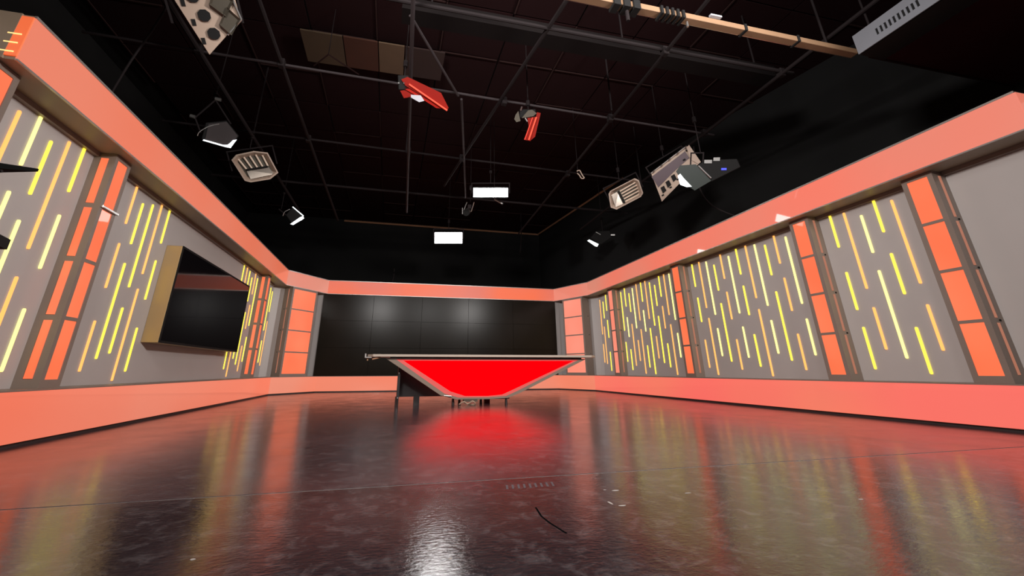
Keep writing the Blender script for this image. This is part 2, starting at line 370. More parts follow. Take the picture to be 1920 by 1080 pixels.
# light columns -----------------------------------------------------------
def column(loc, rot, width, depth, cell, label, side_cells=True, cell_pad=.055):
    """local frame: x along the wall, +y out of the wall, z up; the end facing the camera is at -x"""
    r = empty('light_column', mw=Matrix.Translation(loc) @ Matrix.Rotation(rot, 4, 'Z'))
    H = HB - .004 - HP; w = width; rows = 4; gap = .035; z0 = .075; hh = (H - z0 - .05 - gap * 3) / 4
    box('body', (0, 0, 0), (w, depth - .02, H), TRIM, r)
    bm = bmesh.new()
    for x0, x1 in ((0, cell_pad), (w - cell_pad, w)): add_box(bm, (x0, depth - .02, 0), (x1, depth, H))
    for k in range(5):
        za = 0 if k == 0 else z0 + k * hh + (k - 1) * gap; zb = z0 if k == 0 else (H if k == 4 else za + gap)
        add_box(bm, (cell_pad, depth - .02, za), (w - cell_pad, depth, zb))
    ff = done(bm, 'front_frame', TRIM, r)
    for k in range(rows):
        za = z0 + k * (hh + gap)
        box('lit_cell', (cell_pad, depth - .02, za), (w - cell_pad, depth - .008, za + hh), cell, ff)
    if side_cells:
        d0, d1 = depth * .42, depth * .58
        for sx in ((-.006, 0),):
            for k in range(rows):
                za = z0 + k * (hh + gap) + .01
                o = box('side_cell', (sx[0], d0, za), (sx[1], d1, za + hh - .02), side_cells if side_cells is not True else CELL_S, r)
                o['label'] = 'narrow lit cell on the side of the column'
    for k in range(3):
        za = z0 + (k + 1) * (hh + gap) - gap / 2
        rod('bolt', (-.008, depth * .3, za), (0, depth * .3, za), .012, BLACK, r, 8)
    tag(r, label, 'light column', 'backlit columns along the set walls')
    return r
XWR = XR + .38; XWL = XL - .34
G = 'backlit orange column '
# on the right wall the local x axis runs +y and out-of-wall is -x
def col_right(y0, cell, label):
    column((XWR, y0, HP), math.pi / 2, .33, .22, cell, label)
def col_left(y0, cell, label):
    # mirrored: x along +y, out of the wall is +x -> build with negative width trick by mirroring the matrix rotation
    r = column((XWL, y0 + .28, HP), -math.pi / 2, .28, .21, cell, label, side_cells=False, cell_pad=.05)
    z0 = .075; H = HB - .004 - HP; gap = .035; hh = (H - z0 - .05 - gap * 3) / 4
    for k in range(4):
        za = z0 + k * (hh + gap) + .01
        o = box('side_cell', (.28, .075, za), (.286, .145, za + hh - .02), CELL, r); o['label'] = 'narrow lit cell on the side of the column'
    for ch in list(r.children):
        if ch.name.startswith('bolt'): bpy.data.objects.remove(ch)
col_left(3.40, CELL, G + 'on left wall, nearest the camera and cut by the left picture edge')
col_left(5.02, CELL, G + 'on left wall between the near strips and the wall television')
col_left(11.44, CELL, G + 'on left wall just beyond the wall television')
col_right(3.25, CELL, G + 'on right wall, nearest the camera beside the plain grey wall')
col_right(4.91, CELL, G + 'on right wall, second from the camera')
col_right(8.12, CELL, G + 'on right wall, third from the camera, mid wall')
col_right(11.24, CELL_P, 'thin backlit pink column on right wall, farthest from the camera near the corner')
def angled(i, t0, t1, label, cell):
    a = Vector(WIN[i]); b = Vector(WIN[i + 1]); 
    fa = Vector(F[i]); fb = Vector(F[i + 1]); d = (fb - fa).normalized(); n = Vector((-d.y, d.x))
    base = fa + n * .34
    p0 = base + d * t1
    r = column((p0.x, p0.y, HP), math.atan2(-d.y, -d.x), t1 - t0, .335, cell, label, side_cells=False)
    if i == 1:
        for ch in r.children:
            if ch.name.startswith('bolt'): ch.location.x = t1 - t0 + .008
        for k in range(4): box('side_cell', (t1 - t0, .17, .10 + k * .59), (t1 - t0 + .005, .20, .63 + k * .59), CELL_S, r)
angled(1, .26, 1.19, 'wide backlit orange column on the angled wall left of the video wall', CELL)
angled(3, .38, 1.27, 'wide backlit pink column on the angled wall right of the video wall', CELL_P)

# video wall --------------------------------------------------------------
vb = Vector(F[2]); ve = Vector(F[3]); vd = (ve - vb); vl = vd.length; ang = math.atan2(vd.y, vd.x)
v = empty('video_wall', mw=Matrix.Translation((vb.x, vb.y, HP)) @ Matrix.Rotation(ang, 4, 'Z'))
x0, x1 = -.11, vl + .03
pw = (x1 - x0) / 5; ph = (HB - HP) / 3
box('back_frame', (x0, .06, 0), (x1, .10, HB - HP - .01), BLACK, v)
for r_ in range(3):
    for c_ in range(5):
        box('screen_panel', (x0 + c_ * pw + .004, .02 + random.uniform(0, .003), r_ * ph + .002), (x0 + (c_ + 1) * pw - .002, .06, (r_ + 1) * ph - .002 - (.008 if r_ == 2 else 0)), VW, v, .001)
tag(v, 'large black video wall of joined screens, switched off, behind the desk', 'video wall')

# wall television ---------------------------------------------------------
t = empty('wall_television', (XWL, 6.93, .98))
tw, tz, td = 3.25, 1.40, .225
box('housing', (0, 0, 0), (td - .012, tw, tz), GOLD_LIT, t, .006)
bm = bmesh.new()
for a, b in (((0, 0), (tw, .03)), ((0, tz - .03), (tw, tz)), ((0, .03), (.03, tz - .03)), ((tw - .03, .03), (tw, tz - .03))):
    add_box(bm, (td - .012, a[0], a[1]), (td, b[0], b[1]))
done(bm, 'front_frame', BLACK, t)
box('screen', (td - .012, .03, .03), (td - .003, tw - .03, tz - .03), SCREEN, t)
tag(t, 'big wall television with black switched-off screen and gold-lit side on left wall', 'television')

# thin bar added in place of a light reflection on the near left column
o = empty('reflection_anchor', (XWL + .21, 5.06, 2.33))

bpy.data.objects.remove(o)
lc = box('reflection_bar', (XWL + .212, 5.03, 2.275), (XWL + .232, 5.32, 2.30), METAL, None, .003)
tag(lc, 'small pale bar standing in for a light reflection on the near left light column', 'bracket')

# news desk ---------------------------------------------------------------
d = empty('news_desk', (1.9, 8.6, 0))
def D(p): return (p[0] - 1.9, p[1] - 8.6, p[2])
def dprism(name, pts, z0, z1, m, bevel=0): return prism(name, [(x - 1.9, y - 8.6) for x, y in pts], z0, z1, m, d, 'z', bevel)
top = dprism('desk_top', [(-.40, 8.20), (-.30, 8.04), (3.92, 8.04), (4.07, 8.20), (3.2, 9.35), (.45, 9.35)], .838, .880, DESKT, .004)
dprism('under_frame', [(.0, 8.16), (3.75, 8.16), (3.0, 9.2), (.6, 9.2)], .812, .838, DESKB)
# sloped red front: outline in the panel's own plane (x, z), y leans back towards the floor
def yz(z): return 8.16 + (0.815 - z) * .28
OUT = [(-.075, .813), (3.846, .813), (2.50, .193), (2.26, .105), (1.88, .090), (1.26, .092), (.96, .170)]
IN1 = [(.11, .795), (3.68, .795), (2.43, .225), (2.22, .14), (1.86, .122), (1.30, .125), (1.03, .20)]
IN2 = [(.24, .775), (3.58, .775), (2.36, .255), (2.14, .165), (1.86, .145), (1.42, .150), (1.14, .235)]
def sheet(name, poly, dy0, dy1, m, parent, hole=None):
    bm = bmesh.new()
    if hole is None:
        A = [bm.verts.new(D((x, yz(z) + dy0, z))) for x, z in poly]; B = [bm.verts.new(D((x, yz(z) + dy1, z))) for x, z in poly]
        bm.faces.new(A); bm.faces.new(B[::-1])
        for i in range(len(A)): bm.faces.new((A[i], A[(i + 1) % len(A)], B[(i + 1) % len(A)], B[i]))
    else:
        n = len(poly)
        L_ = [[bm.verts.new(D((x, yz(z) + dy, z))) for x, z in p] for p in (poly, hole) for dy in (dy0, dy1)]
        for i in range(n):
            j = (i + 1) % n
            bm.faces.new((L_[0][i], L_[0][j], L_[2][j], L_[2][i])); bm.faces.new((L_[1][i], L_[1][j], L_[3][j], L_[3][i]))
            bm.faces.new((L_[0][i], L_[0][j], L_[1][j], L_[1][i])); bm.faces.new((L_[2][i], L_[2][j], L_[3][j], L_[3][i]))
    return done(bm, name, m, parent)
sheet('front_frame', OUT, -.012, .04, mat('taupe_metal_frame', (.25, .19, .15), .4), d, IN1)
fp = sheet('lit_front_panel', IN2, -.001, .03, RED, d)
sheet('diffuser_rim', IN1, .0, .03, REDRIM, d, IN2)
box('rear_panel', D((.17, 8.86, .125)), D((2.10, 8.90, .812)), DESKB, d)
box('side_panel', D((.17, 8.45, .125)), D((.21, 8.90, .812)), DESKB, d)
for x in (.15, .50, 1.9): box('leg', D((x, 8.60 if x < .2 else 8.82, 0)), D((x + (.06 if x < .2 else .11), 8.92, .13)), DESKB, d)
cp = rod('corner_post', D((.185, 8.48, 0)), D((.185, 8.48, .55)), .022, DESKB, d)
for x, y in ((1.22, 8.5), (1.36, 8.62), (1.78, 8.6), (2.24, 8.42)): rod('foot', D((x, y, 0)), D((x, y, .10)), .028, DESKB, d, 10, .022)
box('cross_member', D((1.25, 8.40, .085)), D((2.3, 8.62, .11)), DESKB, d)
box('cable_tray', D((1.4, 8.33, .05)), D((1.66, 8.45, .085)), DARKR, d)
rod('floor_bracket', D((1.02, 8.30, .165)), D((1.16, 8.30, .155)), .012, METAL, d)
for z in (.56, .13): rod('screw_cap', D((.185, 8.44, z)), D((.185, 8.456, z)), .012, METAL, cp)
tag(d, 'news desk with glowing red boat-shaped front, taupe top and black base', 'desk')
cl = empty('desk_clip', (-.37, 8.10, .88))
box('clamp_body', (-.07, -.05, -.065), (.05, .05, -.043), METAL, cl, .004)
box('clamp_jaw', (-.07, -.05, -.043), (-.045, .05, .012), METAL, cl, .003)
rod('screw', (-.02, 0, -.11), (-.02, 0, -.065), .012, BEAM, cl)
rod('screw', (.06, -.02, -.085), (.20, .02, -.05), .014, WOOD, cl)
tag(cl, 'small metal clamp with a tan screw on the left tip of the desk top', 'clamp')
cb = cable('cable_bundle', [(1.30, 8.27, .012), (1.38, 8.22, .06), (1.46, 8.25, .02), (1.54, 8.20, .07), (1.60, 8.24, .015), (1.50, 8.30, .012), (1.40, 8.27, .04)], .012, mat('beige_cable_sheath', (.35, .28, .2), .6))
tag(cb, 'coil of pale cable lying on the floor under the red desk', 'cable')

# ------------------------------------------------------------------ overhead grid
g = empty('lighting_grid', (0, 0, 5))
def gp(a, b, r=.025, m=PIPE): return rod('pipe', (a[0], a[1], a[2] - 5), (b[0], b[1], b[2] - 5), r, m, g, 8)
gp((-1.97, 1.0, 5), (-1.90, 12.9, 5), .032)
gp((-3.14, 1.0, 5), (-2.90, 12.9, 5), .035)
gp((-.10, 2.5, 4.96), (.15, 11.6, 4.96), .028, PIPE_L)
gp((3.50, 1.5, 5), (3.95, 12.9, 5), .026)
gp((1.0, 9.6, 5.0), (1.95, 3.0, 5.05), .03)
gp((5.60, 1.0, 4.98), (5.80, 12.0, 4.98), .028)
gp((-4.5, 4.20, 5.04), (5.9, 4.18, 5.04), .028)
gp((-4.5, 5.72, 5.04), (6.0, 6.05, 5.04), .020, PIPE_L)
gp((-4.5, 7.95, 5.04), (6.3, 8.35, 5.04), .022)
gp((-4.5, 10.3, 5.04), (6.6, 10.4, 5.04), .03)
gp((-.08, 4.36, 5.0), (.79, 5.90, 5.0), .022, PIPE_L)
gp((.86, 5.98, 5.0), (1.66, 10.22, 5.0), .022, PIPE_L)
gp((-2.0, 4.5, 6.5), (-2.0, 4.5, 5), .015); gp((3.55, 5.7, 6.6), (3.55, 5.7, 5), .015); gp((5.75, 8.3, 6.6), (5.75, 8.3, 5), .015)
gp((-2.95, 8, 6.6), (-2.95, 8, 5), .015); gp((0, 8.1, 6.6), (0, 8.1, 5), .015); gp((.1, 10.3, 6.6), (.1, 10.3, 5), .015)
for x, y in ((-1.95, 5.75), (-1.94, 8.0), (0, 5.8), (.05, 8.05), (3.65, 5.95), (3.8, 8.3), (5.68, 4.2), (5.72, 6.0), (3.6, 4.2), (-3.05, 5.7), (1.2, 8.1), (1.6, 5.9)):
    box('clamp', (x - .045, y - .05, -.05), (x + .045, y + .05, .09), PIPE, g, .01)
gd = tag(g, 'black steel pipe grid hanging below the dark ceiling for the lamps', 'lighting grid')
# timber rails at the head of the black back and right walls
r1 = rod('timber_rail', (-2.3, 17.33, 6.52), (6.25, 17.33, 6.52), .04, WOOD, None, 4); tag(r1, 'thin brown timber rail along the top of the black back wall', 'rail')
r2 = rod('timber_rail', (6.22, 17.3, 6.52), (6.97, 11.0, 6.52), .04, WOOD, None, 4); tag(r2, 'thin brown timber rail along the top of the black right wall', 'rail')
# tan beam with clamps, upper right
b_ = empty('tan_beam', (4, 3.36, 4.72))
bm = bmesh.new(); add_box(bm, (-2.9, -.05, -.03), (1.95, .05, .05)); done(bm, 'beam', BEAM, b_, .006)
box('track', (-2.9, .052, -.01), (1.95, .07, .05), METAL, b_)
for i in range(5): box('clamp', (-1.12 + .075 * i, -.075, -.06), (-1.085 + .075 * i, .07, .06), BLACK, b_, .004)
for i in range(3): box('clamp', (-1.75 + .13 * i, -.075, -.07), (-1.66 + .13 * i, .07, .06), BLACK, b_, .004)
box('clamp', (.10, -.065, -.045), (.135, .07, .06), BLACK, b_, .004)
box('clamp', (.93, -.065, -.045), (.965, .07, .06), BLACK, b_, .004)
rod('spigot', (-1.55, 0, -.22), (-1.55, 0, -.05), .022, PIPE, b_)
rod('spigot', (-.72, 0, -.12), (-.72, 0, -.04), .014, METAL, b_)
rod('hanger', (-2.6, 0, .05), (-2.6, 0, 1.88), .015, PIPE, b_); rod('hanger', (1.5, 0, .05), (1.5, 0, 1.88), .015, PIPE, b_)
box('label_plate', (-.42, -.09, .05), (-.26, -.05, .075), CLOTHP, b_)
tag(b_, 'tan wooden beam with black clamps hanging at the upper right', 'beam')
bj = empty('black_beam', (1.7, 4.6, 5.35))
box('web', (-1.9, -.09, -.12), (4.3, .09, .12), mat('dusty_black_beam', (.007, .005, .005), .85, spec=.1), bj)
box('flange', (-1.9, -.14, -.14), (4.3, .14, -.12), bpy.data.materials['dusty_black_beam'], bj)
for x in (-1.5, 1.5, 4): rod('hanger', (x, 0, .12), (x, 0, 1.25), .014, PIPE, bj)
tag(bj, 'long black beam crossing the ceiling in front of the tan beam', 'beam')
# slotted ventilation unit
a_ = empty('ventilation_unit', (5.48, 3.05, 4.35))
bm = bmesh.new(); ys = [-.24 - .047 * k for k in range(10)]; prev = 0
add_box(bm, (0, -1.9, 0), (.012, 0, .085)); add_box(bm, (0, -1.9, .175), (.012, 0, .285))
for y in ys: add_box(bm, (0, y, .085), (.012, prev, .175)); prev = y - .026
add_box(bm, (0, -1.9, .085), (.012, prev, .175))
done(bm, 'slotted_front', VENT, a_)
box('housing', (.04, -1.9, 0), (.42, 0, .285), BLACK, a_)
box('dark_liner', (.013, -1.89, .01), (.04, -.01, .275), BLACK, a_)
for y in (-1.6, -.1): rod('hanger', (.2, y, .285), (.2, y, 2.25), .012, PIPE, a_)
tag(a_, 'grey slotted ventilation unit hanging at the top right corner', 'ventilation unit')
# brown boards above the grid
cbd = empty('ceiling_board_row', (-.9, 7.0, 6.45))
for k, (xa, xb, cc) in enumerate(((-1.15, -.42, (.06, .037, .018)), (-.40, .22, (.05, .013, .004)), (.24, .72, (.10, .06, .033)), (.74, 1.5, (.022, .008, .006)))):
    box('board', (xa, -.42, 0), (xb, .42, .03), mat('brown_board_%d' % k, cc, .8, noise=.15), cbd)
tag(cbd, 'row of brown boards lying flat up under the ceiling behind the grid', 'board')
# thin bent metal rod under the boards
br = empty('bent_rod', (-1.39, 6.09, 5.6))
rod('rod_arm', (-.28, .35, 0), (0, 0, 0), .012, TBAR, br); rod('rod_arm', (0, 0, 0), (.46, .41, 0), .012, TBAR, br)
rod('hanging_rod', (0, 0, 0), (0, 0, .98), .006, PIPE, br, 6)
tag(br, 'thin metal rod bent to a flat peak, high up below the brown boards', 'rod')

# ------------------------------------------------------------------ fixtures
FRAMES = {
    'led_a':((1.988,8.645,4.500),(0.9746,-0.2241,-0.0002),(-0.0900,-0.3923,0.9154)),
    'led_b':((1.492,12.358,4.500),(0.9912,-0.1289,0.0294),(-0.0664,-0.2930,0.9538)),
    'bank_left':((-2.393,4.495,4.500),(0.9136,0.1630,0.3726),(-0.1620,-0.6945,0.7010)),
    'fl_left':((-2.879,8.218,4.400),(0.9151,0.1470,0.3754),(-0.2660,-0.4798,0.8361)),
    'fl_right':((4.988,7.817,4.400),(0.7282,-0.6133,0.3058),(-0.4712,-0.1239,0.8733)),
    'bank_right':((5.433,6.669,4.400),(0.6255,-0.7027,0.3390),(-0.5244,-0.0569,0.8496)),
    'black_right':((5.792,6.503,4.300),(0.7847,-0.5891,-0.1929),(-0.0978,-0.4249,0.8999)),
    'black_left':((-3.150,7.124,4.400),(0.9242,0.2589,0.2809),(-0.1174,-0.5073,0.8537)),
    'small_left':((-2.688,10.958,4.400),(0.9710,0.1862,0.1499),(-0.0785,-0.3438,0.9358)),
    'small_right':((6.037,11.002,4.400),(0.8852,-0.4584,-0.0791),(-0.0664,-0.2930,0.9538)),
    'red_left':((0.200,5.423,4.600),(0.9903,-0.1043,0.0919),(-0.1358,-0.5849,0.7997)),
    'red_right':((2.095,5.976,4.600),(0.9524,-0.3007,-0.0496),(-0.1210,-0.5225,0.8440)),
    'spot':((1.664,9.647,4.500),(0.9840,-0.1773,0.0186),(-0.0826,-0.3612,0.9288)),
    'clamp':((3.902,7.855,4.800),(0.9106,-0.4028,-0.0927),(-0.0991,-0.4305,0.8971)),
}
def fmat(k):
    P, x, y = FRAMES[k]; P = Vector(P); x = Vector(x); y = Vector(y); z = x.cross(y)
    m = Matrix((x, y, z)).transposed().to_4x4(); m.translation = P
    if k == 'black_right': m = Matrix.Translation((P - Vector((0, 0, .6))) * -.12) @ m
    return m
def hang(r, k, lx=0, ly=.2, zt=5.0, m=None):
    """pole from the fixture's yoke straight up (world) to the pipe, with a clamp"""
    mw = fmat(k); top = mw @ Vector((lx, ly, -.08)); inv = mw.inverted()
    a = inv @ top; b = inv @ Vector((top.x, top.y, 6.6))
    hr = rod('hanging_rod', a, b, .009, PIPE, r, 6)
    bm = bmesh.new(); add_rod(bm, inv @ Vector((top.x, top.y, zt - .05)), inv @ Vector((top.x, top.y, zt + .06)), .035, 8); done(bm, 'pipe_clamp', m or PIPE, hr)
def yoke(r, w, h, z=-.06, m=None):
    bm = bmesh.new()
    for s in (-1, 1): add_box(bm, (s * w - .012, -.02, z - .012), (s * w + .012, h, z + .012))
    add_box(bm, (-w - .012, h, z - .012), (w + .012, h + .025, z + .012)); done(bm, 'yoke', m or PIPE, r)

# lit LED panels
for k, w, h, lab in (('led_a', .40, .105, 'bright white lit panel lamp, the higher of the two over the desk'), ('led_b', .425, .165, 'bright white lit panel lamp, the lower of the two, above the video wall')):
    r = empty('led_panel_lamp', mw=fmat(k))
    hs = box('housing', (-w - .015, -h - .015, -.07), (w + .015, h + .015, -.006), BLACK, r, .008)
    bm = bmesh.new(); add_box(bm, (-w, -h, -.006), (w, h, .002)); done(bm, 'lit_face', LED, r, .003)
    for s in (-1, 1):
        box('barn_door', (-w, s * (h + .02) - .004, -.03), (w, s * (h + .02) + .004, .06), BLACK, hs)
    yoke(r, w + .04, h + .10); hang(r, k, 0, h + .11, 5.04)
    tag(r, lab, 'lamp', 'white led panel lamps')
# small spotlight under the upper one
r = empty('small_spotlight', mw=fmat('spot'))
bm = bmesh.new(); add_rod(bm, (-.03, -.10, -.10), (-.08, -.14, .08), .075, 12, .085); done(bm, 'lamp_body', METAL, r)
bm = bmesh.new(); add_rod(bm, (-.08, -.14, .08), (-.082, -.142, .10), .088, 12); done(bm, 'lens_ring', BLACK, r)
for s in (-1, 1): rod('yoke_arm', (-.055 + .1 * s, -.12, 0), (.03 + .09 * s, .12, 0), .012, METAL, r)
box('colour_frame', (-.18, -.18, .06), (-.165, -.02, .14), METAL, r)
box('terminal_box', (-.04, -.04, -.06), (.05, .06, .04), PIPE_L, r)
hang(r, 'spot', .03, .12, 5.04, PIPE_L)
tag(r, 'small silver spotlight hanging just under the upper white panel lamp', 'lamp')
r = empty('tube_handle', mw=Matrix.Translation((2.24, 8.9, 4.40)))
o = rod('handle', (-.10, 0, .06), (.10, 0, -.05), .026, METAL, r); rod('end_cap', (.095, 0, -.047), (.115, 0, -.058), .03, BLACK, r)
rod('hanging_rod', (-.10, 0, .06), (-.10, 0, 2.21), .008, PIPE, r)
tag(r, 'short pale metal handle hanging right below the upper white panel lamp', 'handle')

# fluorescent soft lights: chamfered open box with tubes and reflector
def softlight(k, out, tube_axis, tubes, split, lab, flip):
    r = empty('fluorescent_softlight', mw=fmat(k))
    n = len(out); cx = sum(p[0] for p in out) / n; cy = sum(p[1] for p in out) / n
    inn = [(cx + (x - cx) * .93, cy + (y - cy) * .91) for x, y in out]; back = [(cx + (x - cx) * .74, cy + (y - cy) * .70) for x, y in out]
    bm = bmesh.new()
    rings = [[bm.verts.new((x, y, z)) for x, y in p] for p, z in ((out, -.17), (out, .0), (inn, .0), (back, -.13))]
    for A, B in zip(rings, rings[1:]):
        for i in range(n): bm.faces.new((A[i], A[(i + 1) % n], B[(i + 1) % n], B[i]))
    bm.faces.new(rings[0][::-1]); done(bm, 'housing', BEIGE, r)
    br_ = prism('back_reflector', back, -.135, -.128, DARKR, r)
    for a, b in tubes: rod('fluorescent_tube', (*a, -.09), (*b, -.09), .017, TUBE, br_, 8)
    bm = bmesh.new(); s0, s1, s2, s3 = split
    vs = [bm.verts.new(p) for p in ((*s0, -.10), (*s1, -.10), (*s2, -.035), (*s3, -.035), (*s0, -.12), (*s1, -.12), (*s2, -.12), (*s3, -.12))]
    for f in ((0, 1, 2, 3), (7, 6, 5, 4), (0, 4, 5, 1), (1, 5, 6, 2), (2, 6, 7, 3), (3, 7, 4, 0)): bm.faces.new([vs[i] for i in f])
    done(bm, 'mirror_reflector', MIRROR, r)
    m_ = ((s0[0] + s1[0]) / 2, (s0[1] + s1[1]) / 2)
    rod('divider_bar', (*s0, -.06), (*s1, -.06), .016, BLACK, r, 6)
    yoke(r, .40, .34, -.12); hang(r, k, 0, .36, 5.0)
    tag(r, lab, 'lamp', 'unlit fluorescent soft lights'); return r
outL = [(-.357, .187), (-.255, .273), (.054, .296), (.283, .228), (.376, -.197), (.205, -.295), (-.146, -.292), (-.236, -.242)]
softlight('fl_left', outL, 0, [((-.25 + .105 * i, .20 + .008 * i), (-.155 + .095 * i, -.03)) for i in range(5)], ((-.17, -.04), (.22, -.04), (.30, -.21), (-.13, -.23)),
          'beige fluorescent soft light with vertical tubes, hanging over the left fascia', 1)
outR = [(-.347, .177), (-.283, .227), (.323, .243), (.384, .157), (.339, -.146), (.262, -.201), (-.345, -.226), (-.44, -.123)]
softlight('fl_right', outR, 0, [((-.09, .12 - .066 * i), (.31, .15 - .07 * i)) for i in range(5)], ((-.12, .14), (-.12, -.18), (-.34, -.16), (-.30, .13)),
          'beige fluorescent soft light with lengthwise tubes, hanging over the right fascia', 0)

# beige lamp banks seen from behind: plate, sockets, dark reflectors
def socket(bm_, x, y, s, n=8):
    add_prism(bm_, [(x + s * math.cos(2 * math.pi * (i + .5) / n), y + s * math.sin(2 * math.pi * (i + .5) / n)) for i in range(n)], .004, .03)
r = empty('lamp_bank', mw=fmat('bank_left'))
plate = [(-.273, .217), (-.082, -.367), (.342, .018), (.33, .25), (.15, .75), (-.40, .60)]
bp_ = prism('back_plate', plate, -.03, .004, BEIGE, r, 'z', .003)
for x, y, s in ((-.027, .062, .068), (.021, -.133, .068), (-.09, .26, .068), (-.14, .45, .068)):
    bm = bmesh.new(); socket(bm, x, y, s); done(bm, 'socket', BLACK, bp_)
for x, y in ((-.149, -.011), (-.103, -.212), (-.20, .19)): box('slot_cover', (x - .02, y - .035, .004), (x + .02, y + .035, .014), BLACK, r)
def reflector(parent, pts, z=.03):
    bm = bmesh.new(); n = len(pts); cx = sum(p[0] for p in pts) / n; cy = sum(p[1] for p in pts) / n
    A = [bm.verts.new((x, y, z + .03)) for x, y in pts]; B = [bm.verts.new((cx + (x - cx) * .75, cy + (y - cy) * .75, z + .0)) for x, y in pts]; C = [bm.verts.new((x, y, z - .026)) for x, y in pts]
    for i in range(n):
        j = (i + 1) % n; bm.faces.new((A[i], A[j], B[j], B[i])); bm.faces.new((C[i], C[j], A[j], A[i]))
    bm.faces.new(B); bm.faces.new(C[::-1]); return done(bm, 'reflector', DARKR, parent)
reflector(r, [(.10, -.03), (.20, -.155), (.335, .02), (.225, .15)]); reflector(r, [(.05, .18), (.19, .05), (.31, .22), (.16, .38)]); reflector(r, [(0, .40), (.14, .30), (.22, .50), (.1, .60)])
rod('safety_rail', (.345, .02, .03), (.30, .24, .03), .012, METAL, r); rod('safety_rail', (.345, .02, .03), (.16, -.15, .03), .012, METAL, r)
yoke(r, .36, .35, -.08); hang(r, 'bank_left', 0, .36, 5.0)
tag(r, 'beige lamp bank with black sockets, cut by the top picture edge at left', 'lamp')

r = empty('lamp_bank', mw=fmat('bank_right'))
bm = bmesh.new(); add_prism(bm, [(-.375, .257), (.45, .355), (.508, -.05), (-.495, -.356)], -.05, -.02); done(bm, 'back_plate', BEIGE, r, .003)
prism('lower_plate', [(-.495, -.356), (-.44, -.11), (.02, .02), (.508, .15), (.508, -.05)], -.02, .01, BEIGE, r)
prism('inner_tray', [(-.40, .20), (-.40, -.06), (.02, .06), (.40, .14), (.40, .30)], -.018, -.004, mat('mauve_tray', (.10, .07, .08), .4, metal=.3), r)
for x, y in ((-.34, -.15), (-.20, -.10), (-.05, -.05)):
    prism('socket', [(x - .05, y - .07), (x + .04, y - .05), (x + .05, y + .06), (x - .03, y + .06)], .01, .03, BLACK, r)
for x, y in ((-.41, -.25), (-.20, -.19), (0, -.12), (.30, .16), (.44, .30)): box('slot_cover', (x - .025, y - .015, .008), (x + .025, y + .015, .02), BLACK, r)
prism('end_plate', [(.40, .10), (.46, .355), (.524, .364), (.53, -.05), (.47, -.06)], -.02, .03, BEIGE, r)
for i in range(5): rod('lamp_clip', (-.33 + .19 * i, .262 + .022 * i, -.0), (-.29 + .19 * i, .285 + .022 * i, .03), .016, METAL, r)
rod('top_rail', (-.375, .27, .0), (.45, .37, .0), .014, METAL, r)
yoke(r, .40, .42, -.1); hang(r, 'bank_right', 0, .44, 5.0)
tag(r, 'beige lamp bank with dark square sockets hanging over the right fascia', 'lamp')

# black lamps with barn doors
def door(r, pts, z=0, m=BLACK, th=.006, name='barn_door'): return prism(name, pts, z - th, z, m, r)
r = empty('black_barn_door_lamp', mw=fmat('black_right'))
door(r, [(-.333, .099), (-.267, .208), (-.011, .227), (.245, -.064), (-.009, -.239), (-.193, -.109)], .05, mat('dark_green_grey_door', (.025, .032, .028), .4))
prism('lit_lens', [(-.30, .02), (-.26, .06), (-.19, -.03), (-.06, -.17), (-.14, -.18), (-.25, -.14)], .052, .058, GLOW, r)
bm = bmesh.new(); add_prism(bm, [(.02, .22), (.16, .30), (.62, .31), (.68, .17), (.30, -.05), (.25, -.08)], -.16, .03); done(bm, 'lamp_body', BLACK, r, .01)
rod('door_hinge', (.03, .20, .06), (.24, -.02, .06), .013, METAL, r); box('bracket', (.12, .24, .03), (.24, .30, .05), METAL, r)
box('bracket', (.26, .28, .03), (.36, .34, .05), METAL, r)
box('status_lamp', (.39, .12, .03), (.47, .155, .04), BLUE, r)
yoke(r, .1, .42, -.1); hang(r, 'black_right', .05, .44, 4.95)
tag(r, 'black lamp with a dark barn door, white glint and blue status light, over right fascia', 'lamp')
r = empty('black_barn_door_lamp', mw=fmat('black_left'))
door(r, [(-.20, -.06), (-.12, .20), (.14, .24), (.28, .0), (.13, -.19)], .03, mat('dark_brown_door', (.03, .02, .02), .4))
prism('lit_lens', [(-.235, -.075), (.07, -.185), (.15, -.205), (.26, -.06), (.20, -.07), (.15, -.12), (.11, -.15), (.05, -.15), (-.22, -.055)], .032, .045, GLOW, r)
bm = bmesh.new(); add_prism(bm, [(-.25, -.05), (-.16, .22), (.14, .26), (.3, .0), (.14, -.2)], -.2, .02); done(bm, 'lamp_body', BLACK, r, .01)
cable('rim_wire', [(-.30, .0, .03), (-.26, .07, .03), (-.12, .16, .03), (.03, .20, .03)], .008, METAL, r)
rod('tilt_knob', (-.36, .33, -.04), (-.30, .31, -.02), .03, METAL, r); rod('tilt_knob', (.02, .62, -.04), (.10, .60, -.02), .03, METAL, r)
rod('yoke_arm', (-.30, .30, -.05), (.02, .60, -.05), .014, PIPE, r); rod('yoke_arm', (-.25, .05, -.05), (-.30, .30, -.05), .014, PIPE, r)
rod('yoke_arm', (.02, .6, -.05), (.2, .2, -.05), .014, PIPE, r)
hang(r, 'black_left', .02, .62, 5.0)
tag(r, 'black lamp with a white lit angular edge, above the left fascia near the soft light', 'lamp')
r = empty('small_black_lamp', mw=fmat('small_left'))
bm = bmesh.new(); add_prism(bm, [(-.20, .0), (-.04, .20), (.20, -.03), (-.06, -.22)], -.2, .0); done(bm, 'lamp_body', BLACK, r, .01)
prism('lit_lens', [(-.10, -.235), (-.03, -.26), (.23, -.09), (.20, -.03), (.13, -.06)], .002, .012, GLOW, r)
rod('lit_edge', (-.04, .21, .01), (.215, -.03, .01), .012, GLOW, r)
rod('yoke_arm', (-.36, .15, -.05), (-.2, .0, -.05), .02, PIPE, r)
